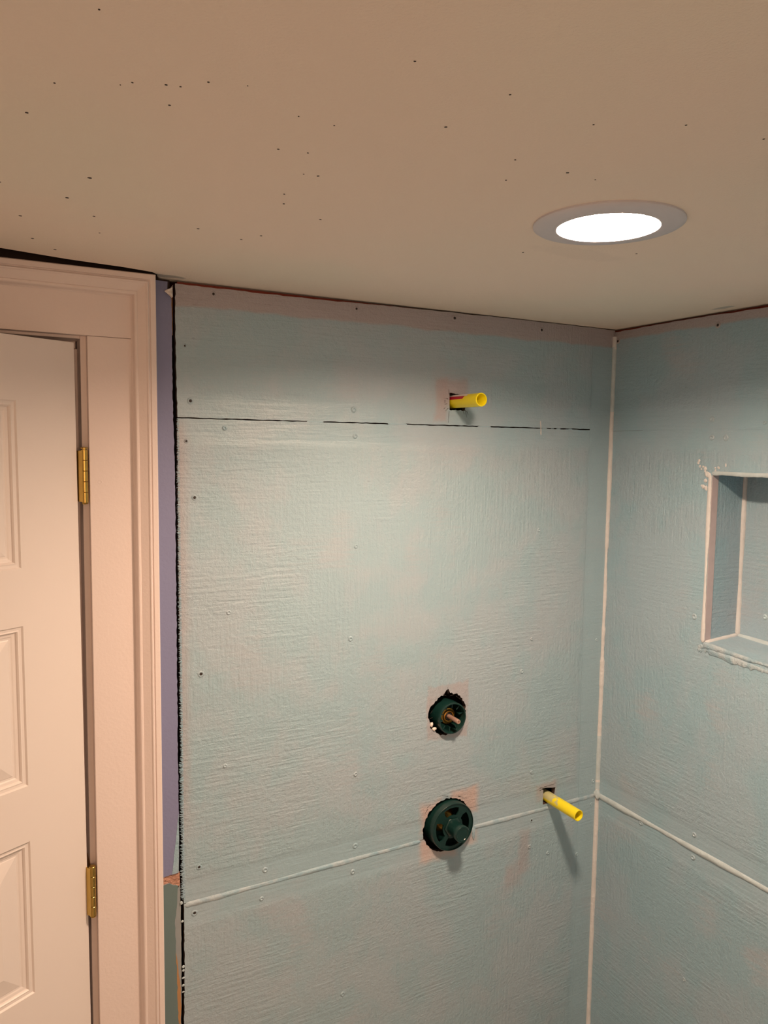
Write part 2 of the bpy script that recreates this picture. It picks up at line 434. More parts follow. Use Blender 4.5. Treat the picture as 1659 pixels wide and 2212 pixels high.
# middle sheet, notched at the bottom for the diverter and the lower pipe
valve_hole = ragged(-.4580, 1.2475, .0475, .0475, .0018, 64, [(95, 12, .22), (88, 4, .22), (165, 30, .12), (205, 16, .08), (60, 12, .05)])
div_hole = ragged(-.4535, .9905, .0620, .0615, .0016, 88, [(195, 40, .05)])
p2_hole = [(-.1765, .9775), (-.1440, .9775), (-.1395, 1.0105), (-.1385, 1.0135), (-.1480, 1.0145), (-.1560, 1.0160), (-.1700, 1.0185), (-.1830, 1.0185), (-.1765, 1.0145)]
arc = sorted([p for p in div_hole if p[1] > ZL], key=lambda p: math.atan2(p[1] - .9905, p[0] + .4535) % (2 * math.pi) if True else 0)
def arc_over(poly, cx, cz, keep):
    pts = [p for p in poly if keep(p[1])]
    return pts
up = sorted([p for p in div_hole if p[1] > ZL + .001], key=lambda p: -((math.degrees(math.atan2(p[1] - .9905, p[0] + .4535)) + 90) % 360))   # left -> over the top -> right
lo = sorted([p for p in div_hole if p[1] < ZL - .001], key=lambda p: ((math.degrees(math.atan2(p[1] - .9905, p[0] + .4535)) + 90) % 360))
lo_l = [p for p in lo if p[0] < -.4535]; lo_r = [p for p in lo if p[0] >= -.4535]
lo_path = sorted(lo, key=lambda p: p[0])   # left to right along the bottom
outer = [(-.0002, ZL + .0005), (-.0002, 1.8868)] + jag([(-.07, 1.8870), (-1.0512, 1.8865)], .0005, .01) \
    + jag(L_MID, .0011, .0035)[1:] + [(up[0][0], ZL + .0005)] + up + [(up[-1][0], ZL + .0005)]
bm = bmesh.new(); slab(bm, [outer, valve_hole, p2_hole], fA, TH)
b_mid = link('backer_board', bm, [M['memA'], M['core']], wall_back); b_mid['label'] = 'large middle backer board with the valve opening'
outer = [(-1.0472, ZL - .0005)] + [(lo_path[0][0], ZL - .0005)] + lo_path + [(lo_path[-1][0], ZL - .0005), (-.0002, ZL - .0005), (-.0002, .30), (-1.048, .30)] + list(reversed(jag(L_LOW, .0007, .006)[1:-1]))
bm = bmesh.new(); slab(bm, [outer], fA, TH)
b_low = link('backer_board', bm, [M['memA'], M['core']], wall_back); b_low['label'] = 'lower backer board under the raised seam'
# fringe of mesh-tape threads on the left edge of the middle sheet
bm = bmesh.new()
z = 1.885
while z > 0.98:
    e = -1.0512 + (1.885 - z) * .0035
    L = random.uniform(.0008, .0034) * (1.0 if z < 1.80 else .5)
    if z < 1.25: L = random.uniform(.002, .0055)
    t = random.uniform(.0005, .0009); dz = random.uniform(-.001, .0006)
    tube(bm, [(e + .003, -.0006, z), (e - L * .6, -.0009, z + dz * .5), (e - L, .0005, z + dz)], [t, t, t * .6], seg=6)
    z -= random.uniform(.0019, .0034)
fr = link('mesh_tape_fringe', bm, M['memN'], b_mid, smooth=True); fr['kind'] = 'stuff'
# corner tape, seams and beads on this wall
bm = bmesh.new()
slab(bm, [[(-.0005, .30), (-.0005, 2.085), (-.055, 2.084), (-.0695, 2.080), (-.0695, 1.5), (-.066, 1.2), (-.062, .9), (-.058, .30)]], lambda u, v, d: (u, -.0009 + d, v), .0008)
link('corner_tape', bm, [M['memA'], M['memA']], wall_back)
bead('seam_bead', (-1.046, .0008, .9665), (-.523, .0008, .9665), .0052, .50, (0, -1, 0), M['bead'], wall_back, .28)
bead('seam_bead', (-.384, .0008, .9665), (-.006, .0008, .9665), .0056, .50, (0, -1, 0), M['bead'], wall_back, .30)
for (a, b_, r) in ((-.80, -.765, .0014), (-.62, -.575, .0016), (-.395, -.36, .0016), (-.215, -.20, .0016), (-.188, -.180, .0016), (-.172, -.160, .0014), (-.135, -.124, .0014)):
    bead('seam_filler', (a, .001, 1.8878), (b_, .001, 1.8878), r, .8, (0, -1, 0), M['memN'], wall_back, .3, .004, .0002)
bead('sealant_drip', (-.2215, -.0004, 1.905), (-.2190, -.0004, 1.872), .0026, .5, (0, -1, 0), M['cream'], wall_back, .8, .003)
# small lumps of sealant around the fittings, and dabs that bridge the open joint at the left edge
def crumb(loc, r, mat, parent, name='sealant_crumb', sq=(1, .5, 1)):
    bm = bmesh.new(); bmesh.ops.create_icosphere(bm, subdivisions=2, radius=r)
    for v in bm.verts:
        k = 1 + random.uniform(-.22, .22)
        v.co = Vector((v.co.x * sq[0] * k + loc[0], v.co.y * sq[1] * k + loc[1], v.co.z * sq[2] * k + loc[2]))
    return link(name, bm, mat, parent, smooth=True)
for (px, py, k_) in ((394, 1990, 1.3), (396, 2088, 1.6), (396, 2096, 1.3), (396, 2112, 1.2), (396, 2128, 1.5), (396, 2142, 1.1), (392, 1950, 2.0)):
    q = A(px, py); crumb((q.x, -.0005, q.z), .0017, M['pale'], b_low, 'sealant_crumb', (1.5, .5, k_))
q = A(932, 1565); crumb((q.x, -.001, q.z), .0045, M['white'], b_mid, 'board_chip', (.8, .6, 1.2))
q = A(938, 1574); crumb((q.x, -.001, q.z), .0050, M['white'], b_mid, 'board_chip', (1.0, .6, .9))
crumb((-.0055, -.0055, .9705), .0095, M['pale'], wall_back, 'sealant_crumb', (.9, .9, 1.1))
crumb((-.381, -.001, .955), .006, M['bead'], b_low, 'sealant_crumb', (.8, .5, 2.6))
# saw cuts in the board around the openings
bm = bmesh.new()
def cut(px0, py0, px1, py1, w=.0006):
    p, q2 = A(px0, py0), A(px1, py1); d = (q2 - p); L = d.length; d.normalize(); s = Vector((-d.z, 0, d.x))
    n = max(2, int(L / .003)); l, r_ = [], []
    for i in range(n + 1):
        c = p + d * L * i / n; ww = w * random.uniform(.4, 1.2) * (1 - .6 * i / n)
        l.append((c.x + s.x * ww, c.z + s.z * ww)); r_.append((c.x - s.x * ww, c.z - s.z * ww))
    slab(bm, [l + r_[::-1]], lambda u, v, dd: (u, -.00035 + dd, v), .0003, 0, 0)
for c_ in ((970, 888, 968, 914), (1005, 886, 1008, 902), (966, 872, 960, 874), (968, 862, 959, 860), (968, 882, 962, 888), (970, 852, 969, 840), (976, 855, 970, 848), (1000, 886, 1003, 895),
           (961, 864, 961, 872), (1008, 888, 1011, 896), (962, 880, 958, 884)):
    cut(*c_)
link('saw_cut', bm, M['hole'], b_top)
bm = bmesh.new()
for c_ in ((968, 1498, 967, 1484), (964, 1503, 957, 1500), (972, 1503, 981, 1500), (938, 1520, 932, 1526), (985, 1503, 996, 1512), (934, 1535, 930, 1541), (934, 1550, 927, 1553), (934, 1560, 929, 1563),
           (1165, 1703, 1196, 1694), (1166, 1708, 1176, 1704), (968, 1720, 955, 1719), (990, 1720, 1001, 1722), (930, 1738, 922, 1746), (924, 1748, 918, 1758)):
    cut(*c_)
link('saw_cut', bm, M['hole'], b_mid)

# screws: copied, each one a sub-part of its board
def screw_mesh(open_):
    bm = bmesh.new()
    if open_: pr = [(.0030, -.0002), (.0031, .0006), (.0042, .0011), (.0056, .0007), (.0068, 0)]
    else: pr = [(.0012, .0001), (.0024, .0006), (.0034, .0017), (.0046, .0016), (.0058, .0006), (.0066, 0)]
    lathe(bm, pr, (0, 0, 0), '-y', 16, 0)
    for f in bm.faces:
        if len(f.verts) > 4: f.material_index = 1 if open_ else 0
    if open_:                              # cross-slotted head sunk in the recess
        lathe(bm, [(.0018, .0001), (.0026, .0004), (.0008, .0004)], (0, 0, 0), '-y', 10, 1)
    me_o = link('screw', bm, [M['memA'], M['hole']], None, smooth=True); return me_o
scr_open, scr_coat = screw_mesh(True), screw_mesh(False)
used = {True: False, False: False}
def screw(board, u, v, open_, wall='A', sc=1.0):
    src = scr_open if open_ else scr_coat
    if used[open_]: o = src.copy(); COL.objects.link(o)
    else: o = src; used[open_] = True
    o.parent = board; k = sc * random.uniform(.85, 1.15)
    o.scale = (k, random.uniform(.8, 1.2), k * random.uniform(.85, 1.1))
    if wall == 'A': o.location = (u, -.0003, v); o.rotation_euler = (0, random.uniform(0, 6), 0)
    else: o.location = (-.0003, u, v); o.rotation_euler = (0, 0, -math.pi / 2)
    return o
SA = [(461,635,1),(770,667,1),(982,687,1),(1170,713,1),(399,747,1),(411,866,1),(764,885,0),(485,925,0),(767,942,0),(402,953,1),(420,1075,1),(769,1180,0),
 (1164,1145,0),(494,1323,0),(757,1380,0),(1148,1380,0),(434,1456,1),(1127,1450,0),(486,1654,0),(768,1672,0),(1148,1668,0),(430,1873,1),(573,1879,0),(767,1827,0),
 (420,1972,1),(565,1941,0),(762,1883,0),(1148,1772,1),(1143,1829,0),(1288,1382,0),(1280,1687,0),(1277,1737,0),(1183,1842,0),(1246,1845,0),(740,2147,0)]
for (px, py, op) in SA:
    q = A(px, py); bd = b_top if q.z > ZU else (b_mid if q.z > ZL else b_low)
    screw(bd, q.x, q.z, bool(op), 'A', .62 if (op and q.x < -1.03) else .85)

# ------------------------------------------------------------------ right-hand wall with its niche
NY0, NY1, NZ0, NZ1, ND = -.2965, -.665, 1.4300, 1.7925, .107
wr = bmesh.new(); box(wr, (.13, -3.0, 0), (.15, .10, 2.2)); box(wr, (.016, -3.0, 2.085), (.10, .015, 2.1985), 1)
wall_right = struct(link('wall_right', wr, [M['dark'], M['plate']]), 'right shower wall of turquoise-coated backer boards with a niche')
te = jag([(-.0002, 2.1236), (-.08, 2.1240), (-.16, 2.1250), (-.28, 2.1246), (-.36, 2.1232), (-.6, 2.1220), (-3.0, 2.123)], .0008, .014)
bm = bmesh.new(); slab(bm, [[(-.0002, 1.8862)] + te + [(-3.0, 1.8862)]], fB, TH)
c_top = link('backer_board', bm, [M['memB'], M['core']], wall_right); c_top['label'] = 'narrow backer board strip under the ceiling on the right wall'
bm = bmesh.new(); slab(bm, [[(-.0002, .9705), (-.0002, 1.8858), (-3.0, 1.8858), (-3.0, .9705)], [(NY0, NZ0 + .001), (NY1, NZ0 - .018), (NY1, NZ1), (NY0, NZ1)]], fB, TH)
c_mid = link('backer_board', bm, [M['memB'], M['memB']], wall_right); c_mid['label'] = 'middle backer board around the niche'
bm = bmesh.new(); slab(bm, [[(-.0002, .30), (-.0002, .9695), (-3.0, .9695), (-3.0, .30)]], fB, TH)
c_low = link('backer_board', bm, [M['memB'], M['core']], wall_right); c_low['label'] = 'lower backer board on the right wall'
# niche lining: five faces with thickness
bm = bmesh.new(); t = .010
box(bm, (.0122, NY0, NZ0 - .02), (ND + t, NY0 + t, NZ1 + t))              # left cheek
box(bm, (.0005, NY1 - t, NZ0 - .02), (ND + t, NY1, NZ1 + t))
box(bm, (ND, NY1, NZ0 - .02), (ND + t, NY0, NZ1 + t))                     # back
box(bm, (.0122, NY1, NZ1), (ND, NY0, NZ1 + t))                            # top
niche = link('niche_lining', bm, M['memN'], wall_right)
bm = bmesh.new()
v = [bm.verts.new(p) for p in ((.0122, NY0, NZ0 + .0012), (.0122, NY1, NZ0 - .0178), (ND, NY1, NZ0 - .010), (ND, NY0, NZ0 + .005),
                               (.0122, NY0, NZ0 - .03), (.0122, NY1, NZ0 - .03), (ND, NY1, NZ0 - .03), (ND, NY0, NZ0 - .03))]
for f in ((0,1,2,3),(4,7,6,5),(0,4,5,1),(1,5,6,2),(2,6,7,3),(3,7,4,0)): bm.faces.new([v[i] for i in f])
link('niche_sill', bm, M['memN'], wall_right)
# bare strip along the front of the left cheek
bm = bmesh.new(); box(bm, (.0002, NY0 - .0012, NZ0 + .002), (.020, NY0 - .0002, NZ1 - .001)); link('bare_strip', bm, M['strip'], wall_right, bevel=.0005)
random.seed(21)
# niche beads
X = -.0005
bead('niche_bead', (X, NY0 + .0035, NZ0), (X, NY0 + .0035, NZ1), .0042, .5, (-1, 0, 0), M['cream'], wall_right, .5, .005)
bead('niche_bead', (X, NY0, NZ1 + .002), (X, NY1, NZ1 + .001), .0048, .6, (-1, 0, 0), M['pale'], wall_right, .4, .005)
bead('niche_bead', (ND - .001, NY0 - .002, NZ0 + .004), (ND - .001, NY0 - .002, NZ1), .0055, .8, (-.7, -.7, 0), M['cream'], wall_right, .35, .005)
bead('niche_bead', (ND - .001, NY0, NZ0 + .006), (ND - .001, NY1, NZ0 - .009), .0048, .8, (-.7, 0, .7), M['pale'], wall_right, .4, .005)
bead('niche_bead', (.0, NY0 - .002, NZ0 - .001), (ND, NY0 - .002, NZ0 + .007), .0050, .8, (0, -.7, .7), M['cream'], wall_right, .5, .005)
bead('niche_bead', (X, NY0, NZ0 - .003), (X, NY1, NZ0 - .022), .0052, .5, (-1, 0, 0), M['bead'], wall_right, .8, .004, .0015)
bead('niche_bead', (X, NY0 - .012, NZ0 - .014), (X, NY1, NZ0 - .033), .0048, .35, (-1, 0, 0), M['bead'], wall_right, 1.1, .004, .0022)
# ragged sealant smeared at the two left corners of the niche
def smear(pts, r, mat, n=1):
    for (px, py, k) in pts:
        for _ in range(n):
            q = B(px + random.uniform(-4, 4), py + random.uniform(-5, 5))
            crumb((-.0008, q.y, q.z), r * k * random.uniform(.7, 1.2), mat, wall_right, 'sealant_crumb', (.35, random.uniform(.7, 1.2), random.uniform(.8, 1.5)))
smear([(1507, 1000, .6), (1513, 1005, .7), (1519, 1009, .7), (1526, 1015, .8), (1530, 1025, 1.0), (1523, 1036, .9), (1520, 1047, .9), (1525, 1055, .8), (1545, 1012, .7), (1556, 1007, .6), (1566, 1003, .5)], .0042, M['cream'], 2)
smear([(1514, 1392, .9), (1520, 1398, 1.0), (1512, 1403, .8), (1526, 1402, 1.0), (1540, 1410, .8), (1556, 1416, .8), (1575, 1424, .8), (1600, 1434, .8), (1625, 1440, .8), (1648, 1446, .8)], .0042, M['bead'], 2)
# long beads: room corner and the seams of this wall
def corner_bead():
    bm = bmesh.new(); pts, rad = [], []; v = 0
    z = 2.112
    while z > .30:
        v = v * .85 + random.uniform(-1, 1) * .3
        r = .0052 + .0013 * v + (.0010 if z < 1.15 else 0) + (.0015 if 1.25 < z < 1.32 else 0) - (.0012 if 1.4 < z < 1.6 else 0)
        pts.append((-.0025 + .0006 * v, -.0025 - .0004 * v, z)); rad.append(max(.0028, r)); z -= .006
    tube(bm, pts, rad, (-.7, -.7, 0), 10, .8)
    for f in bm.faces:
        c = f.calc_center_median().z
        f.material_index = 1 if (1.93 < c < 2.085 or 1.01 < c < 1.12 or .985 < c < 1.0) else 0
    return link('corner_bead', bm, [M['cream'], M['pale']], wall_back, smooth=True)
corner_bead()
bead('seam_bead', (.0008, -.006, .9665), (.0008, -3.0, .9665), .0068, .62, (-1, 0, 0), M['pale'], wall_right, .30, .007)
bead('seam_ridge', (.0014, -.10, 1.8865), (.0014, -3.0, 1.8865), .0024, .8, (-1, 0, 0), M['memB'], wall_right, .4, .008)
SB = [(1551,702,1),(1538,906,0),(1538,945,0),(1652,913,0),(1568,946,0),(1500,1332,0),(1653,1333,0),(1500,1803,0),(1497,1852,0),(1385,1778,0),(1478,2116,0),(1335,737,1),(1629,1157,0)]
for (px, py, op) in SB[:-1]:
    q = B(px, py); bd = c_top if q.z > 1.886 else (c_mid if q.z > ZL else c_low)
    screw(bd, q.y, q.z, bool(op), 'B', .9)

# ------------------------------------------------------------------ painted drywall strip between shower and door, and the door wall
BL = [(-1.066, 2.125), (-1.0665, 2.108), (-1.0602, 2.098), (-1.0588, 2.05), (-1.0594, 1.97), (-1.0586, 1.89), (-1.0562, 1.80), (-1.0560, 1.64), (-1.0558, 1.47), (-1.0557, 1.29), (-1.0548, 1.12), (-1.0560, 1.034)]
bm = bmesh.new()
right = jag(BL, .0007, .006)
slab(bm, [[(-1.2, 2.127)] + right + jag([(-1.056, 1.034), (-1.072, 1.0335), (-1.086, 1.0315)], .0008, .004)[1:] + [(-1.2, 1.03)]], fA, TH)
# around the doorway and beyond it
box(bm, (-2.75, 0.0, 2.035), (-1.2, .012, 2.10)); box(bm, (-2.75, 0.0, 0), (-1.96, .012, 2.035))
box(bm, (-2.75, .012, 2.05), (-1.06, .11, 2.19), 2)  # near-black faces stand for the shade in the gap above the casing
wall_left = struct(link('wall_left', bm, [M['blue'], M['greyp'], M['dark']]), 'narrow periwinkle-painted wall strip beside the door')
bm = bmesh.new(); slab(bm, [[(-1.2, 1.036), (-1.0815, 1.034), (-1.054, 1.034), (-1.0535, 1.006), (-1.2, 1.006)]], lambda u, v, d: (u, .0018 + d, v), .006)
link('torn_paper', bm, [M['torn'], M['torn']], wall_left)
grn = [(-1.2, 1.0165)] + jag([(-1.084, 1.0165), (-1.074, 1.0175), (-1.066, 1.0125), (-1.0575, 1.0085)], .0008, .004) + jag([(-1.0575, 1.0085), (-1.060, .975), (-1.0640, .935), (-1.0630, .90), (-1.0615, .84), (-1.0600, .78), (-1.0590, .72), (-1.060, .3)], .0008, .008)[1:] + [(-1.2, .3)]
bm = bmesh.new(); slab(bm, [grn], lambda u, v, d: (u, .0002 + d, v), .008); link('green_drywall', bm, [M['green'], M['greyp']], wall_left)
gp = jag([(-1.066, .99), (-1.0535, 1.010), (-1.0525, .965), (-1.0520, .9), (-1.0520, .80), (-1.0535, .74), (-1.0535, .3)], .0006, .008) + [(-1.068, .3), (-1.068, .95)]
bm = bmesh.new(); slab(bm, [gp], lambda u, v, d: (u, .0016 + d, v), .008); link('torn_paper', bm, [M['greyp'], M['core']], wall_left)
op = jag([(-1.0640, .885), (-1.0605, .865), (-1.0580, .84), (-1.0545, .80), (-1.0535, .76), (-1.0555, .725)], .0006, .008) + jag([(-1.0590, .735), (-1.0625, .78), (-1.0635, .84), (-1.0655, .88)], .0004, .01)
bm = bmesh.new(); slab(bm, [op], lambda u, v, d: (u, .0009 + d, v), .002); link('torn_paper', bm, [M['orange'], M['orange']], wall_left)
op = [(-1.0640, .985), (-1.0615, .982), (-1.0605, .965), (-1.0625, .950), (-1.0650, .955)]
bm = bmesh.new(); slab(bm, [op], lambda u, v, d: (u, .0005 + d, v), .002); link('torn_paper', bm, [M['orange'], M['orange']], wall_left)
# membrane lapped over the paint above the tear
bm = bmesh.new(); slab(bm, [jag([(-1.0556, 1.150), (-1.0608, 1.10), (-1.0655, 1.06), (-1.0685, 1.034), (-1.0560, 1.0345), (-1.0552, 1.10), (-1.0556, 1.150)], .0004, .01)[:-1]], lambda u, v, d: (u, -.0005 + d, v), .0005)
link('membrane_lap', bm, [M['memN'], M['memN']], wall_left)
# curled scrap of white paper at the top of the gap
bm = bmesh.new()
rows = []
for i in range(7):
    t = i / 6; z = 2.1185 - t * .020
    wdt = [.001, .004, .012, .0145, .009, .006, .002][i]
    rows.append([bm.verts.new((-1.0585 - wdt * s_, -.0015 - .006 * math.sin(s_ * 2.6) - .002 * t + random.uniform(-.0008, .0008), z + random.uniform(-.001, .001) - s_ * .002)) for s_ in (0, .33, .66, 1)])
for a, b_ in zip(rows[:-1], rows[1:]):
    for j in range(3): bm.faces.new([a[j], a[j + 1], b_[j + 1], b_[j]])
o = link('torn_paper', bm, M['white'], wall_left); md = o.modifiers.new('s', 'SOLIDIFY'); md.thickness = .0006
o['label'] = 'curled scrap of white paper'

# ------------------------------------------------------------------ door casing and jamb (trim_2)
cas = struct(empty('trim_2', (-1.2, 0, 0)), 'cream door casing of flat boards with a moulded outer band')
XR, XI, XL = -1.0940, -1.1330, -1.2035       # outer edge, start of moulding, edge of flat board
ZT, ZI, ZB = 2.1270, 2.0897, 2.0183
YF = -.018
bm = bmesh.new(); box(bm, (XL, YF, 0), (XI + .006, -.0002, ZB + .0002)); into(link('side_casing', bm, M['trim'], bevel=.0012), cas)
bm = bmesh.new(); box(bm, (-2.03, YF - .0002, ZB + .0006), (XI + .006, -.0002, ZI + .006)); into(link('head_casing', bm, M['trim'], bevel=.0010), cas)
bm = bmesh.new(); box(bm, (-2.03, YF, 0), (-1.955, -.0002, ZB + .0002)); into(link('side_casing', bm, M['trim'], bevel=.0012), cas)
# moulding profile: (distance inward from the outer edge, proud of the wall)
PROF = [(0, .0), (0, .0355), (.0015, .0370), (.0092, .0370), (.0102, .0350), (.0112, .0348), (.0124, .0376), (.0140, .0386), (.0156, .0378),
        (.0170, .0360), (.0295, .0292), (.0306, .0300), (.0335, .0298), (.0350, .0284), (.0372, .0215), (.0390, .0195), (.0390, .0)]
def mould(path):                            # path: list of (x, z, mitre dx, mitre dz)
    bm = bmesh.new(); rings = []
    for (x, z, mx, mz) in path:
        rings.append([bm.verts.new((x + mx * d, -p, z + mz * d)) for d, p in PROF])
    for a, b_ in zip(rings[:-1], rings[1:]):
        for j in range(len(PROF) - 1): bm.faces.new([a[j], a[j + 1], b_[j + 1], b_[j]])
    for r in (rings[0], rings[-1]): bm.faces.new(r)
    return bm
into(link('side_moulding', mould([(XR + .0035, 0, -1, 0), (XR, ZT, -1, -1)]), M['trim']), cas)
into(link('head_moulding', mould([(XR, ZT, -1, -1), (-2.07, ZT, 1, -1)]), M['trim']), cas)
bm = bmesh.new(); box(bm, (-1.2128, -.0008, 0), (-1.195, .115, 2.034)); into(link('side_jamb', bm, M['trim'], bevel=.001), cas)
bm = bmesh.new(); box(bm, (-2.0, .0, 0), (-1.947, .115, 2.034)); into(link('side_jamb', bm, M['trim'], bevel=.001), cas)
bm = bmesh.new(); box(bm, (-1.947, -.0008, 2.0145), (-1.2128, .115, 2.034)); into(link('head_jamb', bm, M['trim'], bevel=.001), cas)
bm = bmesh.new(); box(bm, (-1.947, .040, 2.002), (-1.215, .075, 2.0145)); box(bm, (-1.228, .040, 0), (-1.2128, .075, 2.002))
into(link('door_stop', bm, M['trim'], bevel=.001), cas)
# nail dimple on the flat board
q = A(216, 1041, YF)
bm = bmesh.new(); lathe(bm, [(.0024, .0001), (.0030, .0004), (.0036, 0)], (q.x, YF, q.z), '-y', 14); into(link('nail_dimple', bm, M['trim'], smooth=True), cas)

# dark room behind the doorway
bm = bmesh.new(); box(bm, (-2.1, .9, 0), (-1.0, .92, 2.2)); box(bm, (-1.08, .12, 0), (-1.055, .9, 2.2)); box(bm, (-2.1, .12, 0), (-2.07, .9, 2.2))
struct(link('wall_beyond_door', bm, M['green']), 'unlit wall beyond the door')

# ------------------------------------------------------------------ door_1: six-panel leaf, ajar towards the viewer
TH_D = math.radians(27.0)
P0 = Vector((-1.2212, -.0125, 0))
dv = Vector((-math.cos(TH_D), -math.sin(TH_D), 0)); nv = Vector((math.sin(TH_D), -math.cos(TH_D), 0))   # along the leaf, out of its face
def D(s, z, d=0.0): return P0 + dv * (s + .0058 * (z - 1.45)) + nv * d + Vector((0, 0, z))       # the leaf hangs slightly out of plumb
door = struct(empty('door_1', tuple(P0)), 'cream six-panel door standing ajar')
DW, Z0, Z1 = .70, .012, 2.0058
cols_ = [(.1030, .298), (.402, .595)]
rows_ = [(1.6395, 1.906), (1.281, 1.5462), (.9215, 1.186)]
rows_ = [(1.6395, 1.9055), (1.2800, 1.5460), (.9200, 1.1855), ]
low = (.26, .80)
rows4 = rows_ + [low]
bm = bmesh.new()
outer = [(0, Z0), (0, Z1), (DW, Z1), (DW, Z0)]
holes = [[(a, r0), (b_, r0), (b_, r1), (a, r1)] for (a, b_) in cols_ for (r0, r1) in rows4]
slab(bm, [outer] + holes, lambda u, v, d: tuple(D(u, v, -d)), .035, 0)
into(link('door_leaf', bm, M['paint']), door)
# panel relief: (inset, depth)
PP = [(0, 0), (.0022, -.0030), (.0060, -.0034), (.0080, -.0028), (.0098, -.0050), (.0108, -.0072), (.0150, -.0080), (.0172, -.0092), (.0200, -.0094), (.0215, -.0086), (.0500, -.0016), (.0515, -.0010)]
for (a, b_) in cols_:
    for (r0, r1) in rows4:
        bm = bmesh.new(); rings = []
        for (i_, d_) in PP:
            pts = [(a + i_, r0 + i_), (b_ - i_, r0 + i_), (b_ - i_, r1 - i_), (a + i_, r1 - i_)]
            rings.append([bm.verts.new(D(u, v, d_)) for u, v in pts])
        for p, q in zip(rings[:-1], rings[1:]):
            for j in range(4): bm.faces.new([p[j], p[(j + 1) % 4], q[(j + 1) % 4], q[j]])
        bm.faces.new(rings[-1])
        back = [bm.verts.new(D(u, v, -.034)) for u, v in ((a, r0), (b_, r0), (b_, r1), (a, r1))]
        bm.faces.new(back)
        for j in range(4): bm.faces.new([rings[0][j], rings[0][(j + 1) % 4], back[(j + 1) % 4], back[j]])
        into(link('door_panel', bm, M['paint']), door)
# hinges
def hinge(zb, zt, finial):
    root = empty('hinge', (0, 0, 0)); into(root, door)
    root['label'] = 'brass butt hinge'
    cx, cy, r = -1.2113, -.0170, .0057
    # leaf plates: one to the jamb, one folded along the door face edge
    bm = bmesh.new(); box(bm, (-1.2134, cy + .002, zb + .002), (-1.2128, .038, zt - .002)); o = link('hinge_plate', bm, M['dbrass'], root)
    bm = bmesh.new(); n = 4
    pts = [Vector((cx - .003, cy - .004, 0)), P0 + nv * .0015 + dv * -.0012, P0 - nv * .028 + dv * -.0012]
    t = .0012
    for p, q in zip(pts[:-1], pts[1:]):
        d = (q - p).normalized(); s_ = Vector((-d.y, d.x, 0)) * t
        vs = [bm.verts.new(Vector((a.x, a.y, z))) for z in (zb + .002, zt - .002) for a in (p - s_, q - s_, q + s_, p + s_)]
        for f in ((0,1,2,3),(7,6,5,4),(0,4,5,1),(1,5,6,2),(2,6,7,3),(3,7,4,0)): bm.faces.new([vs[i] for i in f])
    link('hinge_plate', bm, M['brass'], root)
    k = (zt - zb) / 5
    for i in range(5):
        bm = bmesh.new()
        a, b_ = zb + k * i + .0003, zb + k * (i + 1) - .0003
        lathe(bm, [(r - .0005, a), (r, a + .0005), (r, b_ - .0005), (r - .0005, b_)], (cx, cy, 0), '+z', 24)
        link('knuckle', bm, M['brass'], root, smooth=True)
    bm = bmesh.new()
    if finial: lathe(bm, [(.0038, zt - .001), (.0038, zt + .0012), (.0060, zt + .0016), (.0060, zt + .0030), (.0035, zt + .0042), (.0005, zt + .0046)], (cx, cy, 0), '+z', 24)
    else: lathe(bm, [(.0030, zt - .004), (.0030, zt - .0015)], (cx, cy, 0), '+z', 20)
    lathe(bm, [(.0008, zb - .0030), (.0045, zb - .0022), (.0052, zb - .0005), (.0040, zb)], (cx, cy, 0), '+z', 24)
    link('hinge_pin', bm, M['brass'], root, smooth=True)
hinge(1.7390, 1.8290, True)
hinge(1.0040, 1.0960, False)
hinge(.20, .29, True)

# ------------------------------------------------------------------ recessed lamp
LX, LY = -.652, -.641
lt = tag(empty('recessed_light', (LX, LY, H)), 'lit round recessed light with a white trim ring in the ceiling', 'ceiling light')
bm = bmesh.new()
lathe(bm, [(.0945, .0000), (.0945, .0022), (.0925, .0036), (.085, .0050), (.074, .0062), (.0670, .0068), (.0645, .0062), (.0636, .0040), (.0640, -.0010), (.0690, -.0010), (.0690, .0)], (0, 0, 0), '-z', 96, close=True)
link('trim_ring', bm, M['ring'], lt, smooth=True)
bm = bmesh.new()
lathe(bm, [(.0675, -.030), (.0675, -.0205), (.060, -.0198), (.042, -.0190), (.02, -.0186), (.001, -.0185)], (0, 0, 0), '-z', 96)
link('lamp_lens', bm, M['lens'], lt, smooth=True)
bm = bmesh.new()
lathe(bm, [(.0638, .0005), (.0660, -.0205), (.0680, -.030), (.0720, -.030), (.0720, -.0010)], (0, 0, 0), '-z', 96, close=True)
link('baffle', bm, M['ring'], lt, smooth=True)

# ------------------------------------------------------------------ yellow pipe stubs
def pipe(x, z, L, r, mat, label):
    root = tag(empty('pipe_stub', (x, 0, z)), label, 'pipe', 'yellow pipe stubs on the shower wall')
    bm = bmesh.new()
    lathe(bm, [(r, -.06), (r, L - .0006), (r - .0006, L), (r - .0019, L), (r - .0023, L - .0006), (r - .0023, L - .05), (.0005, L - .052)], (0, 0, 0), '-y', 40)
    o = link('pipe_body', bm, mat, root, smooth=True)
    return root
p1 = pipe(-.4545, 1.9395, .0945, .0140, M['yellow'], 'upper yellow plastic pipe stub with a red stripe, sticking out near the ceiling')
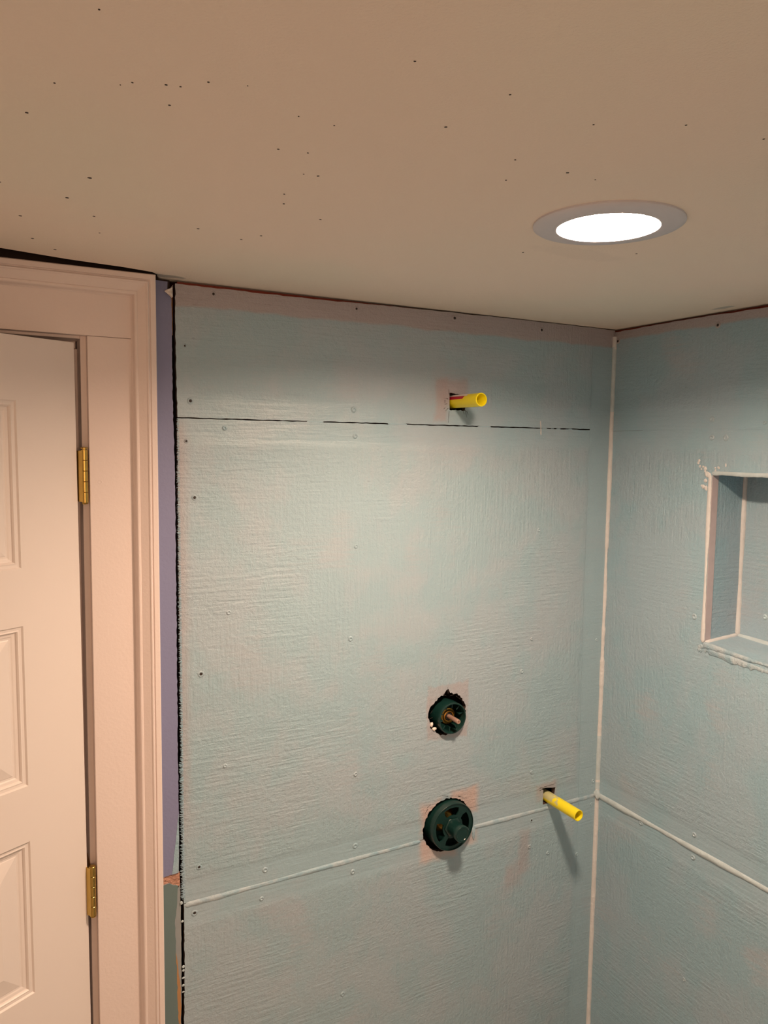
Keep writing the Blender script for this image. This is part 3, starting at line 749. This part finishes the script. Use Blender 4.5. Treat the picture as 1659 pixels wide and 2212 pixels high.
# stripe on the side of the upper pipe facing the door
def arcpatch(name, a0, a1, y0, y1, r, mat, parent, slant=0.0):
    bm = bmesh.new(); g = []
    for i in range(13):
        a = math.radians(a0 + (a1 - a0) * i / 12); ye = y1 + slant * i / 12
        g.append([bm.verts.new((math.cos(a) * rr, -y, math.sin(a) * rr)) for rr in (r, r + .0004) for y in (y0, ye)])
    for p, q in zip(g[:-1], g[1:]):
        for (i, j) in ((0, 1), (1, 3), (3, 2), (2, 0)): bm.faces.new([p[i], p[j], q[j], q[i]])
    bm.faces.new([g[0][i] for i in (0, 1, 3, 2)]); bm.faces.new([g[-1][i] for i in (0, 1, 3, 2)])
    return link(name, bm, mat, parent, smooth=False)
arcpatch('red_stripe', 138, 166, -.02, .048, .0140, M['red'], p1, -.004)['label'] = 'red stripe'
arcpatch('worn_patch', 85, 137, -.02, .050, .0140, M['white'], p1, .006)
p2 = pipe(-.1560, .9905, .1030, .0132, M['yellow2'], 'lower yellow plastic pipe stub near the room corner, smeared with turquoise coating')

# ------------------------------------------------------------------ upper valve: open green guard, brass nut, bare stem
v1 = tag(empty('shower_valve', (-.4535, 0, 1.2415)), 'dark green round shower valve guard with a bare metal stem, above the lower one', 'valve')
bm = bmesh.new()
lathe(bm, [(.0355, -.045), (.0355, .0125), (.0348, .0140), (.0325, .0140), (.0318, .0130), (.0310, -.030)], (0, 0, 0), '-y', 64)
link('guard_ring', bm, M['pgreen'], v1, smooth=True)
for i in range(10):                         # ribs inside the cup
    a = math.radians(i * 36 + 12); bm = bmesh.new()
    c, s_ = math.cos(a), math.sin(a); px_, pz_ = -s_ * .0012, c * .0012
    vs = [bm.verts.new((c * rr + sg * px_, -yy, s_ * rr + sg * pz_)) for rr in (.0215, .0322) for yy in (-.030, .006) for sg in (-1, 1)]
    for f in ((0,1,3,2),(4,6,7,5),(0,4,5,1),(2,3,7,6),(0,2,6,4),(1,5,7,3)): bm.faces.new([vs[j] for j in f])
    link('guard_rib', bm, M['pgreen'], v1)
bm = bmesh.new(); lathe(bm, [(.0355, -.032), (.0355, -.026), (.0005, -.026)], (0, 0, 0), '-y', 48); link('guard_base', bm, M['black'], v1, smooth=True)
bm = bmesh.new(); lathe(bm, [(.0185, -.030), (.0190, -.008), (.0180, -.006), (.0150, -.005), (.0135, -.002), (.0115, -.001), (.0100, -.002), (.0098, -.020)], (0, 0, 0), '-y', 48)
link('brass_nut', bm, M['dbrass'], v1, smooth=True)
bm = bmesh.new(); lathe(bm, [(.0095, -.028), (.0095, -.004), (.0080, -.002), (.0062, -.002), (.0060, -.010)], (0, 0, 0), '-y', 32); link('rubber_seal', bm, M['black'], v1, smooth=True)
bm = bmesh.new(); lathe(bm, [(.0050, -.03), (.0050, .036), (.0044, .0375), (.0020, .0375), (.0018, .0345), (.0004, .0345)], (0, 0, 0), '-y', 32)
link('valve_stem', bm, M['copper'], v1, smooth=True)

# ------------------------------------------------------------------ lower diverter: slotted green guard with a capped boss
v2 = tag(empty('shower_valve', (-.4475, 0, .9905)), 'larger dark green slotted valve guard with a capped boss, on the raised seam', 'valve')
bm = bmesh.new()
lathe(bm, [(.0550, -.045), (.0550, .0150), (.0538, .0166), (.0530, .0166), (.0528, .0130), (.0526, -.030)], (0, 0, 0), '-y', 80)
link('guard_ring', bm, M['pgreen'], v2, smooth=True)
def kidney(ac, span, r0, r1, n=12):
    out = []
    for i in range(n + 1): a = math.radians(ac - span / 2 + span * i / n); out.append((math.cos(a) * r1, math.sin(a) * r1))
    rm, hw = (r0 + r1) / 2, (r1 - r0) / 2
    a = math.radians(ac + span / 2 + 4); out.append((math.cos(a) * rm, math.sin(a) * rm))
    for i in range(n + 1): a = math.radians(ac + span / 2 - span * i / n); out.append((math.cos(a) * r0, math.sin(a) * r0))
    a = math.radians(ac - span / 2 - 4); out.append((math.cos(a) * rm, math.sin(a) * rm))
    return out
disc = [(math.cos(2 * math.pi * i / 80) * .0532, math.sin(2 * math.pi * i / 80) * .0532) for i in range(80)]
bm = bmesh.new()
slab(bm, [disc] + [kidney(ac, sp, .0262, .0445) for ac, sp in ((95, 52), (8, 58), (190, 60), (272, 54))], lambda u, v, d: (u, -.0140 + d, v), .003, 0, 0)
link('guard_plate', bm, M['pgreen'], v2)
bm = bmesh.new(); lathe(bm, [(.0225, .0135), (.0225, .0165), (.0215, .0175), (.0150, .0175)], (0, 0, 0), '-y', 6); link('boss_collar', bm, M['pgreen'], v2)
bm = bmesh.new(); lathe(bm, [(.0168, .0130), (.0168, .0400), (.0182, .0415), (.0186, .0520), (.0174, .0538), (.0140, .0538), (.0132, .0528), (.0020, .0528)], (0, 0, 0), '-y', 48)
link('boss_cap', bm, M['pgreen'], v2, smooth=True)
bm = bmesh.new(); lathe(bm, [(.0520, -.046), (.0520, -.040), (.0005, -.040)], (0, 0, 0), '-y', 48); link('guard_base', bm, M['black'], v2, smooth=True)
bm = bmesh.new(); lathe(bm, [(.030, -.040), (.030, -.024), (.026, -.020), (.020, -.016)], (0, 0, 0), '-y', 8); link('brass_body', bm, M['dbrass'], v2)
